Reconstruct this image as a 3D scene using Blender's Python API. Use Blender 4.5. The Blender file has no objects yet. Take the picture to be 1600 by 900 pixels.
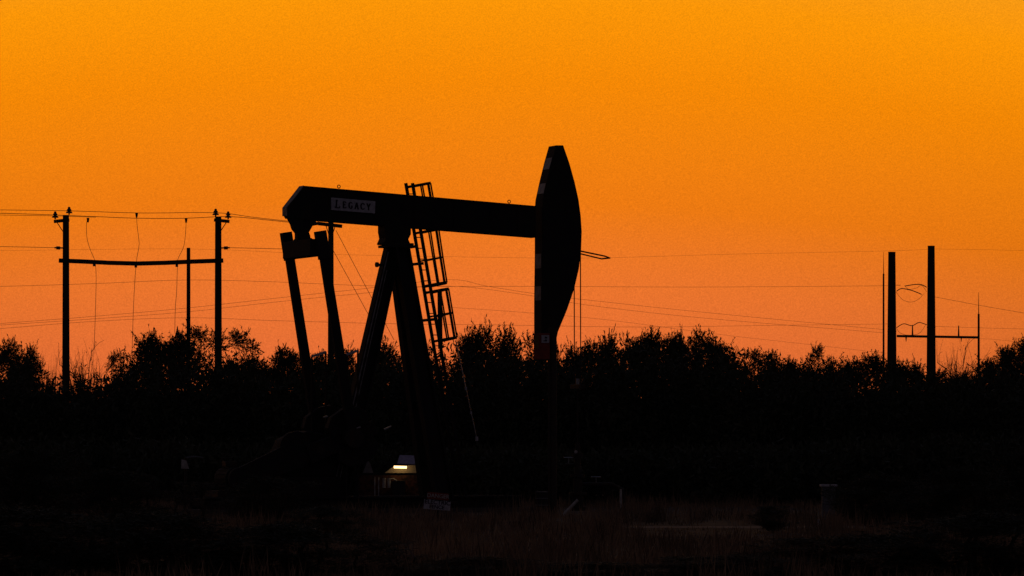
import bpy, math, random
import numpy as np
from mathutils import Vector

# ---------------------------------------------------------------- camera, sky, sun, exposure
C = bpy.data.collections.new("scene"); bpy.context.scene.collection.children.link(C)
sc = bpy.context.scene
F, EYE, HOR = 6270.0, 1.95, 690.0          # focal length in px of a 1600 px wide frame, eye height, horizon row
cam_d = bpy.data.cameras.new("camera"); cam = bpy.data.objects.new("camera", cam_d); C.objects.link(cam)
cam.location = (0, 0, EYE); cam.rotation_euler = (math.pi/2, 0, 0)
cam_d.sensor_width = 36; cam_d.lens = 36*F/1600; cam_d.shift_y = (HOR-450)/1600
cam_d.clip_start = 0.5; cam_d.clip_end = 6000
sc.camera = cam

w = bpy.data.worlds.new("World"); sc.world = w; w.use_nodes = True
nt = w.node_tree; nt.nodes.clear(); N = nt.nodes.new; K = nt.links.new
out = N('ShaderNodeOutputWorld'); tc = N('ShaderNodeTexCoord'); sep = N('ShaderNodeSeparateXYZ')
K(tc.outputs['Generated'], sep.inputs[0])
def ramp(stops, src, scale):
    m = N('ShaderNodeMath'); m.operation = 'MULTIPLY'; m.inputs[1].default_value = scale; m.use_clamp = True
    K(src, m.inputs[0]); r = N('ShaderNodeValToRGB'); K(m.outputs[0], r.inputs[0])
    e = r.color_ramp.elements
    while len(e) < len(stops): e.new(0.5)
    for k, (p, c) in enumerate(stops): e[k].position = p; e[k].color = (*c, 1)
    return r.outputs[0]
def mth(op, a, b=None):
    n = N('ShaderNodeMath'); n.operation = op
    for i, v in enumerate((a, b)):
        if v is None: continue
        if isinstance(v, (int, float)): n.inputs[i].default_value = v
        else: K(v, n.inputs[i])
    return n.outputs[0]
off = mth('ADD', sep.outputs[0], .025); off2 = mth('MINIMUM', mth('MULTIPLY', off, off), .035)   # how far aside of the sunset point, squared
zw = mth('ADD', sep.outputs[2], mth('MULTIPLY', off2, .55)); low = mth('MAXIMUM', mth('SUBTRACT', 1.0, mth('MULTIPLY', sep.outputs[2], 10.0)), 0.0)
dim = mth('SUBTRACT', 1.0, mth('MULTIPLY', mth('MULTIPLY', off2, low), 9.0))
# afterglow towards the set sun: salmon at the horizon, orange, then amber, and night blue overhead
west = ramp([(0.0, (.66,.120,.030)), (.06, (.79,.158,.036)), (.10, (.83,.176,.026)), (.15, (.85,.194,.006)),
             (.225,(.91,.245,.001)), (.275,(.955,.300,.0015)), (.33,(.90,.33,.01)), (.55, (.30,.17,.08)), (1.0, (.03,.035,.06))], zw, 2.5)
east = ramp([(0.0, (.040,.031,.038)), (.3, (.034,.028,.036)), (1.0, (.006,.006,.010))], sep.outputs[2], 1.0)
az = N('ShaderNodeMapRange'); az.interpolation_type = 'SMOOTHSTEP'
az.inputs[1].default_value = 0.60; az.inputs[2].default_value = 0.99
sund = N('ShaderNodeVectorMath'); sund.operation = 'DOT_PRODUCT'; sund.inputs[1].default_value = (-0.03, 0.9995, 0)
hn = N('ShaderNodeVectorMath'); hn.operation = 'MULTIPLY'; hn.inputs[1].default_value = (1, 1, 0)
hn2 = N('ShaderNodeVectorMath'); hn2.operation = 'NORMALIZE'
K(tc.outputs['Generated'], hn.inputs[0]); K(hn.outputs[0], hn2.inputs[0]); K(hn2.outputs[0], sund.inputs[0])
K(sund.outputs['Value'], az.inputs[0])
mix = N('ShaderNodeMix'); mix.data_type = 'RGBA'
K(az.outputs[0], mix.inputs[0]); K(east, mix.inputs[6]); K(west, mix.inputs[7])
# fine noise multiplied into the sky colour to imitate camera grain
nz = N('ShaderNodeTexNoise'); nz.inputs['Scale'].default_value = 3000; nz.inputs['Detail'].default_value = 1
K(tc.outputs['Generated'], nz.inputs['Vector'])
nm = N('ShaderNodeMapRange'); nm.inputs[1].default_value = .25; nm.inputs[2].default_value = .75
nm.inputs[3].default_value = .88; nm.inputs[4].default_value = 1.12; K(nz.outputs[0], nm.inputs[0])
mul = N('ShaderNodeVectorMath'); mul.operation = 'MULTIPLY'; K(mix.outputs[2], mul.inputs[0]); K(nm.outputs[0], mul.inputs[1])
bg1 = N('ShaderNodeBackground'); mul2 = N('ShaderNodeVectorMath'); mul2.operation = 'SCALE'; K(mul.outputs[0], mul2.inputs[0]); K(dim, mul2.inputs['Scale']); K(mul2.outputs[0], bg1.inputs[0])
sky = N('ShaderNodeTexSky'); sky.sky_type = 'NISHITA'; sky.sun_disc = False
sky.sun_elevation = math.radians(-1.5); sky.sun_rotation = math.radians(-2)
bg2 = N('ShaderNodeBackground'); K(sky.outputs[0], bg2.inputs[0]); bg2.inputs[1].default_value = 0.002
add = N('ShaderNodeAddShader'); K(bg1.outputs[0], add.inputs[0]); K(bg2.outputs[0], add.inputs[1]); K(add.outputs[0], out.inputs[0])

sl = bpy.data.lights.new("sun", 'SUN'); so = bpy.data.objects.new("sun", sl); C.objects.link(so)
sl.energy = 0.02; sl.angle = math.radians(6); sl.color = (1, .5, .2)          # the last glow of a sun at the horizon, ahead of the camera
so.rotation_euler = (math.radians(-89), 0, math.radians(2)); so.location = (0, 0, 40)
sc.view_settings.view_transform = 'Standard'; sc.view_settings.look = 'None'
sc.view_settings.exposure = 0; sc.view_settings.gamma = 1

# ---------------------------------------------------------------- helpers
def mat(name, col, rough=.8, metal=0., col2=None, scale=6., bump=0., emit=None, strength=0.):
    m = bpy.data.materials.new(name); m.use_nodes = True; t = m.node_tree; b = t.nodes['Principled BSDF']
    b.inputs['Base Color'].default_value = (*col, 1); b.inputs['Roughness'].default_value = rough; b.inputs['Metallic'].default_value = metal
    if 'steel' in name and metal < .5: b.inputs['Specular IOR Level'].default_value = .25
    n = t.nodes.new('ShaderNodeTexNoise'); n.inputs['Scale'].default_value = scale; n.inputs['Detail'].default_value = 6
    g = t.nodes.new('ShaderNodeNewGeometry'); t.links.new(g.outputs['Position'], n.inputs['Vector'])
    if col2:
        r = t.nodes.new('ShaderNodeValToRGB'); r.color_ramp.elements[0].position = .38; r.color_ramp.elements[1].position = .64
        r.color_ramp.elements[0].color = (*col, 1); r.color_ramp.elements[1].color = (*col2, 1)
        t.links.new(n.outputs[0], r.inputs[0]); t.links.new(r.outputs[0], b.inputs['Base Color'])
    if bump:
        bp = t.nodes.new('ShaderNodeBump'); bp.inputs['Strength'].default_value = bump; t.links.new(n.outputs[0], bp.inputs['Height'])
        t.links.new(bp.outputs[0], b.inputs['Normal'])
    if emit:
        b.inputs['Emission Color'].default_value = (*emit, 1); b.inputs['Emission Strength'].default_value = strength
    return m
M = dict(
    steel=mat('black_painted_steel', (.022,.020,.022), .75, 0, (.035,.026,.022), 3, .1),
    steel2=mat('worn_steel', (.045,.04,.04), .6, .3, (.07,.045,.03), 5, .1),
    grey=mat('grey_steel_edge', (.42,.40,.40), .6, .1, (.22,.19,.18), 6),
    galv=mat('galvanised_steel', (.45,.45,.46), .38, .9, (.33,.33,.34), 8),
    white=mat('white_sign_paint', (.68,.66,.72), .7, 0, (.52,.50,.56), 14),
    tape=mat('reflective_tape', (.62,.60,.58), .6, 0, (.42,.38,.36), 10),
    ink=mat('sign_ink', (.02,.015,.03), .8), red=mat('red_paint', (.34,.045,.03), .7, 0, (.22,.03,.02), 8),
    amber=mat('yellow_paint', (.22,.12,.02), .7), wood=mat('creosoted_wood', (.045,.032,.025), .9, 0, (.07,.05,.035), 9, .3),
    wire=mat('aluminium_wire', (.10,.09,.08), .6, .4), rope=mat('wire_rope', (.05,.045,.045), .6, .6),
    porc=mat('insulator_porcelain', (.06,.035,.03), .4), mono=mat('weathering_steel', (.07,.04,.028), .85, 0, (.05,.03,.02), 1.5, .1),
    leafd=mat('dark_foliage', (.040,.048,.022), .8, 0, (.065,.062,.030), 1.2), leafs=mat('sparse_foliage', (.070,.062,.032), .8, 0, (.10,.075,.04), 1.2),
    bark=mat('bark', (.06,.045,.035), .9, 0, (.09,.07,.05), 8, .3),
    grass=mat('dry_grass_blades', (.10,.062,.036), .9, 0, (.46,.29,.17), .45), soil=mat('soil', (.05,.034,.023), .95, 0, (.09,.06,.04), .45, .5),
    cal=mat('caliche_road', (.30,.23,.18), .95, 0, (.16,.12,.09), 2.5, .4), conc=mat('concrete', (.11,.10,.09), .9, 0, (.07,.065,.06), 4, .2),
    tan=mat('tan_sheet', (.55,.47,.34), .6, 0, (.45,.38,.27), 4), rust=mat('red_brown_sheet', (.030,.011,.008), .7, 0, (.15,.05,.028), 9, .3),
    roof=mat('pale_roof_sheet', (.50,.41,.56), .6, 0, (.34,.28,.40), 12), cab=mat('dark_cabinet', (.03,.025,.022), .7),
    tube=mat('lit_tube', (.9,.8,.6), .5, emit=(1,.62,.24), strength=3.6),
    box=mat('grey_box', (.20,.20,.22), .7, 0, (.15,.15,.16), 8), plastic=mat('clear_cover', (.30,.28,.26), .3),
)

class MB:
    def __init__(s): s.v = []; s.f = []
    def add(s, vs, fs):
        o = len(s.v); s.v += [tuple(p) for p in vs]; s.f += [tuple(i+o for i in f) for f in fs]; return s
    def prism(s, pts, y0, y1):              # outline in x,z extruded along y
        n = len(pts); vs = [(p[0], y0, p[1]) for p in pts] + [(p[0], y1, p[1]) for p in pts]
        return s.add(vs, [tuple(range(n)), tuple(range(2*n-1, n-1, -1))] + [(i, i+n, (i+1) % n+n, (i+1) % n) for i in range(n)])
    def box(s, a, b):
        return s.prism([(a[0], a[2]), (b[0], a[2]), (b[0], b[2]), (a[0], b[2])], a[1], b[1])
    def bar(s, p, q, w_, h=None, side=(0, 1, 0), w2=None, h2=None):      # rectangular bar from p to q; w_ along side, h across
        p = Vector(p); q = Vector(q); h = h or w_; w2 = w2 or w_; h2 = h2 or h
        d = (q-p).normalized(); a = Vector(side); a = (a-d*a.dot(d))
        if a.length < 1e-4: a = Vector((1, 0, 0)); a = a-d*a.dot(d)
        a.normalize(); b = d.cross(a); vs = []
        for c, ww, hh in ((p, w_, h), (q, w2, h2)):
            vs += [c-a*ww/2-b*hh/2, c+a*ww/2-b*hh/2, c+a*ww/2+b*hh/2, c-a*ww/2+b*hh/2]
        return s.add(vs, [(3, 2, 1, 0), (4, 5, 6, 7)]+[(i, (i+1) % 4, (i+1) % 4+4, i+4) for i in range(4)])
    def tube(s, pts, r, n=8, r2=None, cap=True):
        pts = [Vector(p) for p in pts]; m = len(pts); vs = []; fs = []; ref = None
        for i, p in enumerate(pts):
            d = (pts[min(i+1, m-1)]-pts[max(i-1, 0)]).normalized()
            if ref is None: ref = Vector((0, 0, 1)) if abs(d.z) < .9 else Vector((1, 0, 0))
            a = (ref-d*ref.dot(d)).normalized(); b = d.cross(a); ref = a
            rr = r if r2 is None else r+(r2-r)*i/(m-1)
            vs += [p+(a*math.cos(2*math.pi*k/n)+b*math.sin(2*math.pi*k/n))*rr for k in range(n)]
        for i in range(m-1):
            for k in range(n): fs.append((i*n+k, i*n+(k+1) % n, (i+1)*n+(k+1) % n, (i+1)*n+k))
        if cap: fs += [tuple(range(n-1, -1, -1)), tuple(range((m-1)*n, m*n))]
        return s.add(vs, fs)
    def ring(s, c, R, r, axis='y', n=16):
        pts = []
        for k in range(n+1):
            t = 2*math.pi*k/n; u, v = R*math.cos(t), R*math.sin(t)
            pts.append((c[0]+u, c[1], c[2]+v) if axis == 'y' else (c[0]+u, c[1]+v, c[2]))
        return s.tube(pts, r, 6, cap=False)
    def disc(s, c, R, t, n=28):             # a wheel whose axle runs along y
        return s.prism([(c[0]+R*math.cos(2*math.pi*k/n), c[2]+R*math.sin(2*math.pi*k/n)) for k in range(n)], c[1]-t/2, c[1]+t/2)
    def build(s, name, m, parent=None, bevel=0., smooth=False):
        me = bpy.data.meshes.new(name); me.from_pydata(s.v, [], s.f); me.validate(); me.update()
        o = bpy.data.objects.new(name, me); C.objects.link(o); me.materials.append(m if not isinstance(m, str) else M[m])
        if parent: o.parent = parent
        if bevel:
            b = o.modifiers.new('b', 'BEVEL'); b.width = bevel; b.segments = 2; b.limit_method = 'ANGLE'
        if smooth:
            for p in me.polygons: p.use_smooth = True
        return o
def tag(o, label=None, cat=None, group=None, kind=None):
    for k, v in (('label', label), ('category', cat), ('group', group), ('kind', kind)):
        if v: o[k] = v
    return o
def thing(name, loc, label, cat, rz=0, group=None):
    o = bpy.data.objects.new(name, None); C.objects.link(o); o.location = loc; o.rotation_euler.z = rz
    o.empty_display_size = .3
    return tag(o, label, cat, group)
def text(name, body, size, m, parent, loc, rot, extrude=.004, bold=0.0, sx=1.0):
    cu = bpy.data.curves.new(name, 'FONT'); cu.body = body; cu.size = size; cu.align_x = 'CENTER'; cu.align_y = 'CENTER'
    cu.extrude = extrude; cu.offset = bold
    t = bpy.data.objects.new(name+'_tmp', cu); C.objects.link(t)
    me = bpy.data.meshes.new_from_object(t.evaluated_get(bpy.context.evaluated_depsgraph_get()))
    bpy.data.objects.remove(t); me.materials.clear(); me.materials.append(M[m])
    o = bpy.data.objects.new(name, me); C.objects.link(o); o.parent = parent; o.location = loc; o.rotation_euler = rot; o.scale = (sx, 1, 1)
    return o
def W(px, py, Y):                            # where a thing seen there stands at distance Y
    return Vector(((px-800)/F*Y, Y, EYE+(HOR-py)/F*Y))
R = math.radians

# ---------------------------------------------------------------- ground
def sheet(name, pts, z, m):
    b = MB(); b.add([(x, y, z) for x, y in pts], [tuple(range(len(pts)))]); return tag(b.build(name, m), kind='structure')
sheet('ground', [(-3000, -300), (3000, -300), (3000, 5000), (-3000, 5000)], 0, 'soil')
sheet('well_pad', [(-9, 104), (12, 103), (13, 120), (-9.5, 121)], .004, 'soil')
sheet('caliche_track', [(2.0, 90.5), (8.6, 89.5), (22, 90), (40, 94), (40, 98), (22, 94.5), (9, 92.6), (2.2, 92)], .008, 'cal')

rng = np.random.default_rng(7)
def quads(name, P0, U, V, m, parent=None):   # many small leaf or blade faces: corners P0, P0+U, P0+U+V, P0+V
    n = len(P0); co = np.empty((n, 4, 3)); co[:, 0] = P0; co[:, 1] = P0+U*.6; co[:, 2] = P0+U*.55+V; co[:, 3] = P0-U*.2+V*.6
    me = bpy.data.meshes.new(name); me.vertices.add(4*n); me.vertices.foreach_set('co', co.ravel())
    me.loops.add(4*n); me.loops.foreach_set('vertex_index', np.arange(4*n, dtype=np.int32))
    me.polygons.add(n); me.polygons.foreach_set('loop_start', np.arange(0, 4*n, 4, dtype=np.int32))
    me.update(); me.materials.append(M[m]); o = bpy.data.objects.new(name, me); C.objects.link(o)
    if parent: o.parent = parent
    return o
# dry grass in tufts over the open ground
nt_ = 6200; ty = 46+77*rng.random(nt_)**.9; tx = (rng.random(nt_)-.5)*(ty*.30+4)
keep = ~((ty > 89.5) & (ty < 92.2) & (tx > 2)) & ~((ty > 105) & (ty < 116) & (tx > -7) & (tx < 9) & (rng.random(nt_) < .75))
tx, ty = tx[keep], ty[keep]; k = 16; n = len(tx)*k
bx = np.repeat(tx, k)+rng.normal(0, .16, n); by = np.repeat(ty, k)+rng.normal(0, .16, n)
pat = .5+.5*np.sin(tx*.9+1.7*np.sin(ty*.21))*np.sin(ty*.33+tx*.4+1.1*np.sin(tx*.5)); hh = np.repeat((.10+.42*rng.random(len(tx))**1.6)*(.35+1.0*pat), k)*(.6+.6*rng.random(n))
hh = np.where((by > 78) & (by < 93) & (bx > 2.4) & (bx < 5.9), hh*.22, hh)
P0 = np.stack([bx, by, np.zeros(n)], 1); ang = rng.random(n)*6.28; wd = .012+.014*rng.random(n)
U = np.stack([np.cos(ang)*wd, np.sin(ang)*wd, 0*wd], 1); V = np.stack([rng.normal(0, .22, n)*hh, rng.normal(0, .22, n)*hh, hh], 1)
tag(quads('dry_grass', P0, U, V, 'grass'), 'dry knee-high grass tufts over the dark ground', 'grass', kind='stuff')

# ---------------------------------------------------------------- trees
def wood(name, branches, parent, m='bark'):
    b = MB()
    for pts, r0, r1 in branches: b.tube(pts, r0, 4, r1, cap=False)
    return b.build(name, m, parent)
def make_tree(seed, H, Wd, stems, subs, twigs, leaves, leaf=.10, up=.5, spray=.8, fill=1.0, m='leafd', low=.25):
    """many-stemmed dry-country tree: stems fan out from the base, side limbs, twigs, and small leaves along the twigs"""
    rd = random.Random(seed); g = np.random.default_rng(seed); br = []; tips = []
    def curve(p, d, L, n, wob, lift):
        pts = [p.copy()]; d = d.normalized()
        for _ in range(n):
            d = (d+Vector((rd.gauss(0, wob), rd.gauss(0, wob), rd.gauss(0, wob)+lift))).normalized(); p = p+d*L/n; pts.append(p.copy())
        return pts, d
    for s in range(stems):
        a = 2*math.pi*(s+rd.random()*.6)/stems; t = rd.uniform(.12, 1.0)
        reach = Wd/2*t*.78; d = Vector((math.cos(a)*reach, math.sin(a)*reach, H*.80*(1-.28*t*t)*rd.uniform(.72, 1.0)))
        st, dd = curve(Vector((rd.gauss(0, .12), rd.gauss(0, .12), 0)), d, d.length, 6, .12, 0)
        br.append((st, .085*H/6, .022))
        for k_ in range(subs):
            i = rd.randint(1, 5); p = st[i].lerp(st[i+1], rd.random()); a2 = rd.random()*6.28
            v = Vector((math.cos(a2), math.sin(a2), rd.uniform(-.25, .9)+(up-.4))); L = H*rd.uniform(.14, .30)
            lb, ld = curve(p, v, L, 4, .2, .05); br.append((lb, .022, .008)); tips.append((lb, ld))
        tips.append((st[3:], dd))
    pos = []; dirs = []
    tw = []
    for lb, ld in tips:
        for k_ in range(twigs):
            i = rd.randint(0, len(lb)-2); p = lb[i].lerp(lb[i+1], rd.random())
            v = (ld*.5+Vector((rd.gauss(0, .7), rd.gauss(0, .7), rd.gauss(up, .5)))).normalized(); L = spray*rd.uniform(.35, 1.15)
            if p.z < H*low and v.z < 0: v.z *= -.5
            c, _ = curve(p, v, L, 3, .18, .03); tw.append((c, .009, .004))
            n = int(leaves*L/spray*fill)
            for _ in range(n):
                q = rd.random()**.7*2.999; j = int(q); pt = c[j].lerp(c[j+1], q-j)
                pos.append((pt.x, pt.y, pt.z)); dirs.append((v.x, v.y, v.z))
    pos = np.array(pos); dirs = np.array(dirs); n = len(pos)
    pos = pos+g.normal(0, .045, (n, 3)); V = dirs*.5+g.normal(0, .6, (n, 3)); V /= np.linalg.norm(V, axis=1)[:, None]
    ln = leaf*(.55+.8*g.random(n)); U = g.normal(0, 1, (n, 3)); U /= np.linalg.norm(U, axis=1)[:, None]
    keep = pos[:, 2] > .02
    root = bpy.data.objects.new('tree', None); C.objects.link(root)
    wood('trunk', br+tw, root)
    quads('foliage', pos[keep], (U*(ln*.42)[:, None])[keep], (V*ln[:, None])[keep], m, root)
    top = float(np.percentile(pos[:, 2], 99.6)); wid = float(np.percentile(np.abs(pos[:, 0]), 97)*2)
    return root, top, wid
def make_crown(seed, H, Wd, stems, lobes, lr, leaves, leaf=.11, tall=1.0, twigs=7, m='leafd', base=.12, pts_=1.0):
    """tree whose crown is a heap of leaf clumps of uneven size carried by limbs, with twig ends sticking out of every clump"""
    rd = random.Random(seed); g = np.random.default_rng(seed); st = []; br = []; tw = []; PP = []; VV = []
    for s in range(stems):
        a = 2*math.pi*(s+rd.random()*.7)/stems; t = rd.uniform(.1, .75); tip = Vector((math.cos(a)*Wd/2*t, math.sin(a)*Wd/2*t, H*rd.uniform(.55, .88)*(1-.2*t)))
        p = [Vector((rd.gauss(0, .1), rd.gauss(0, .1), 0))]
        for i in range(1, 7): p.append(p[0].lerp(tip, i/6)+Vector((rd.gauss(0, .09), rd.gauss(0, .09), rd.gauss(0, .05)))+Vector((math.cos(a), math.sin(a), 0))*.25*math.sin(i/6*3.14))
        st.append(p); br.append((p, .08*H/6, .025))
    for k_ in range(lobes):
        th = rd.random()*6.283; u = rd.random(); rr = math.sqrt(rd.random()); z = base+(1-base)*(1-(1-u)**1.25)
        prof = math.sin(min(1, (z+.12)/.75)*math.pi/2)*math.sqrt(max(0, 1-max(0, (z-.55)/.47)**2))
        prof *= 1+.28*math.sin(3*th+seed)+.15*math.sin(5*th+2*seed)
        r = lr*rd.uniform(.55, 1.25); c = Vector((math.cos(th)*rr*prof*(Wd/2-r*.6), math.sin(th)*rr*prof*(Wd/2-r*.6), z*(H-r*tall*.8)))
        p = min((q for q in st), key=lambda q: (q[4]-c).length); i = min(range(2, 7), key=lambda i: (p[i]-c).length+.4*(p[i].z > c.z)); a_ = p[i]
        mid = a_.lerp(c, .5)+Vector((rd.gauss(0, .12), rd.gauss(0, .12), -.08)); br.append(([a_, mid, c], .026, .010))
        n = int(leaves*(r/lr)**2); d = g.normal(0, 1, (n, 3)); d /= np.linalg.norm(d, axis=1)[:, None]; q = g.random(n)**.55
        d[:, 2] *= tall; PP.append(np.array(c)+d*(q*r)[:, None]+g.normal(0, .03, (n, 3))); VV.append(d*.6+g.normal(0, .55, (n, 3)))
        for j in range(twigs):
            v = Vector((rd.gauss(0, 1), rd.gauss(0, 1), rd.gauss(.7*tall, .6))).normalized(); L = r*rd.uniform(1.0, 1.0+.65*pts_)*(tall if v.z > .6 else 1)
            e = c+v*L; tw.append(([c, c.lerp(e, .55)+Vector((rd.gauss(0, .04), rd.gauss(0, .04), rd.gauss(0, .03))), e], .010, .005))
            nn = int(9+10*L*tall); t = .35+.65*g.random(nn); PP.append(np.array(c)+np.outer(t*L, np.array(v))+g.normal(0, .035, (nn, 3))*(1.3-t)[:, None]); VV.append(np.array(v)*.8+g.normal(0, .45, (nn, 3)))
    pos = np.concatenate(PP); V = np.concatenate(VV); V /= np.linalg.norm(V, axis=1)[:, None]; n = len(pos)
    ln = leaf*(.5+.8*g.random(n)); U = g.normal(0, 1, (n, 3)); U /= np.linalg.norm(U, axis=1)[:, None]; keep = pos[:, 2] > .02
    root = bpy.data.objects.new('tree', None); C.objects.link(root)
    wood('trunk', br+tw, root)
    quads('foliage', pos[keep], (U*(ln*.45)[:, None])[keep], (V*ln[:, None])[keep], m, root)
    return root, float(np.percentile(pos[:, 2], 99.85)), float(np.percentile(np.abs(pos[:, 0]), 97)*2)
KINDS = {
 'dense': [make_crown(s, 5.6, 4.4, 7, 82, .50, 300) for s in (11, 12, 13, 14)],
 'spray': [make_crown(s, 5.8, 3.2, 6, 52, .34, 230, .11, 1.9, 8, pts_=.9) for s in (21, 22, 23)],
 'airy':  [make_crown(s, 5.8, 4.2, 5, 24, .40, 75, .10, .8, 9, 'leafs', .3, 1.3) for s in (31, 32, 33)],
 'bare':  [make_tree(s, 5.8, 4.4, 14, 8, 12, 2, .07, .9, .8, m='leafs') for s in (41, 42, 43)],
}
used = set(); rt = random.Random(5)
def plant(kind, px, py, Y, wpx, label, name, cat='tree', group=None, flip=None):
    i = rt.randrange(len(KINDS[kind])); root, top, wid = KINDS[kind][i]
    py = py+((12 if kind == 'spray' else 7) if cat == 'tree' else 0); h = EYE+(HOR-py)/F*Y; ww = wpx/F*Y*(1.75 if cat == 'tree' else 1.0)
    if (kind, i) in used:
        o = root.copy(); C.objects.link(o)
        for ch in KID[(kind, i)]:
            c = ch.copy(); C.objects.link(c); c.parent = o
    else: o = root; used.add((kind, i))
    o.name = name; o.location = ((px-800)/F*Y, Y, 0); sx = ww/wid
    o.scale = (sx*1.05, max(.7, min(1.3, sx)), h/top*1.0); o.rotation_euler.z = rt.uniform(-.5, .5)+(math.pi if rt.random() < .5 else 0)
    for kk in ('label', 'category', 'group'):
        if kk in o: del o[kk]
    return tag(o, label, cat, group)
KID = {(k_, i): list(r[0].children) for k_ in KINDS for i, r in enumerate(KINDS[k_])}
# skyline trees, from the edge where the lone wooden pole frame stands to the far edge
G = 'trees along the skyline'
T = [
 ('dense', 14, 526, 142, 56, 'dark rounded tree cut by the frame edge, farther from the pole frame than any other', 0),
 ('dense', 48, 534, 140, 32, 'small dark bush-like tree filling the side of the rounded edge tree', 0),
 ('bare', 86, 552, 146, 34, 'sparse leafless thicket just outside the outer post of the pole frame', 1),
 ('bare', 134, 540, 146, 84, 'wispy leafless thicket just inside the outer post of the pole frame', 1),
 ('airy', 184, 542, 145, 30, 'thin see-through tree under the first drop wires of the pole frame', 0),
 ('dense', 203, 576, 143, 40, 'low tree in the dip beneath the middle drop wire of the pole frame', 0),
 ('dense', 238, 514, 142, 70, 'dense tree with a knobbly top beneath the middle of the pole frame beam', 0),
 ('dense', 278, 512, 142, 66, 'dense tree right at the foot of the short lone pole', 0),
 ('airy', 318, 500, 146, 74, 'tall loose tree between the short lone pole and the inner post of the frame', 0),
 ('airy', 385, 506, 145, 68, 'open arching tree with sky showing through beside the inner post of the frame', 0),
 ('dense', 362, 555, 142, 76, 'low dark tree under the open arching tree by the inner frame post', 0),
 ('dense', 408, 556, 141, 60, 'low dark tree between the arching tree and the pumpjack arms', 0),
 ('dense', 452, 537, 142, 62, 'round tree seen just outside the far pitman arm of the pumpjack', 0),
 ('dense', 500, 546, 143, 60, 'low tree seen between the two pitman arms of the pumpjack', 0),
 ('spray', 552, 532, 143, 54, 'narrow tree seen between the near pitman arm and the rear leg of the pumpjack', 0),
 ('spray', 604, 518, 144, 46, 'narrow tree seen in the gap between the rear and front legs of the pumpjack', 0),
 ('dense', 655, 532, 143, 60, 'tree hidden mostly by the front legs of the pumpjack', 0),
 ('spray', 728, 504, 142, 44, 'feathery upright tree next to the bottom hoops of the ladder cage', 0),
 ('spray', 768, 494, 142, 54, 'tallest feathery tree in the gap between the ladder cage and the horsehead', 0),
 ('spray', 806, 506, 142, 50, 'feathery tree touching the back edge of the horsehead', 0),
 ('dense', 846, 536, 143, 66, 'low tree directly behind the box pole at the horsehead tip', 0),
 ('spray', 886, 526, 142, 36, 'small pointed tree between the horsehead tip and the bridle cables', 0),
 ('dense', 922, 528, 143, 48, 'low tree just past the bridle cables', 0),
 ('spray', 962, 508, 142, 42, 'twin-tipped tree at the thin stake past the bridle cables', 0),
 ('dense', 998, 520, 143, 50, 'middling tree between the twin-tipped tree and the broad clump', 0),
 ('dense', 1032, 512, 142, 60, 'broad dark tree, first hump of the clump beyond the horsehead', 0),
 ('spray', 1062, 506, 143, 34, 'sharp-tipped tree poking out of the middle of the clump beyond the horsehead', 0),
 ('dense', 1098, 512, 142, 62, 'broad dark tree, last high hump of the clump before the skyline drops', 0),
 ('dense', 1134, 532, 142, 52, 'sloping tree where the skyline starts to drop', 0),
 ('airy', 1170, 538, 144, 44, 'loose tree in the falling part of the skyline', 0),
 ('dense', 1204, 544, 142, 60, 'low rounded tree before the lone sprig on the skyline', 0),
 ('airy', 1270, 530, 143, 40, 'lone sprig-topped tree standing above the low stretch of skyline', 0),
 ('dense', 1242, 556, 142, 64, 'flat low tree before the sprig-topped one', 0),
 ('dense', 1302, 554, 142, 64, 'flat low tree after the sprig-topped one', 0),
 ('dense', 1350, 548, 142, 62, 'low bushy tree before the slender lightning mast', 0),
 ('dense', 1408, 558, 143, 60, 'low tree between the two thick steel poles', 0),
 ('spray', 1425, 552, 143, 30, 'little pointed tree inside the gap between the thick steel poles', 0),
 ('dense', 1466, 572, 142, 60, 'lowest dark tree at the foot of the taller thick steel pole', 0),
 ('bare', 1500, 536, 146, 74, 'wispy leafless thicket under the bus beam of the substation', 1),
 ('dense', 1506, 578, 142, 54, 'low dark tree beneath the wispy thicket by the bus beam', 0),
 ('dense', 1540, 556, 141, 58, 'dark tree at the foot of the far lightning mast', 0),
 ('dense', 1574, 538, 140, 52, 'rising dark tree between the far lightning mast and the frame edge', 0),
 ('dense', 1604, 520, 140, 56, 'tall dark tree cut by the frame edge beyond the far lightning mast', 0),
 ('dense', 1650, 520, 141, 76, None, 0), ('dense', -40, 530, 141, 80, None, 0),
]
for kd, px, py, Y, wp, lb, th in T:
    if lb is None: continue
    plant(kd, px, py, Y, wp, lb, 'thicket' if th else ('airy_tree' if kd == 'airy' else 'tree'), 'thicket' if th else 'tree', G)

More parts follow.
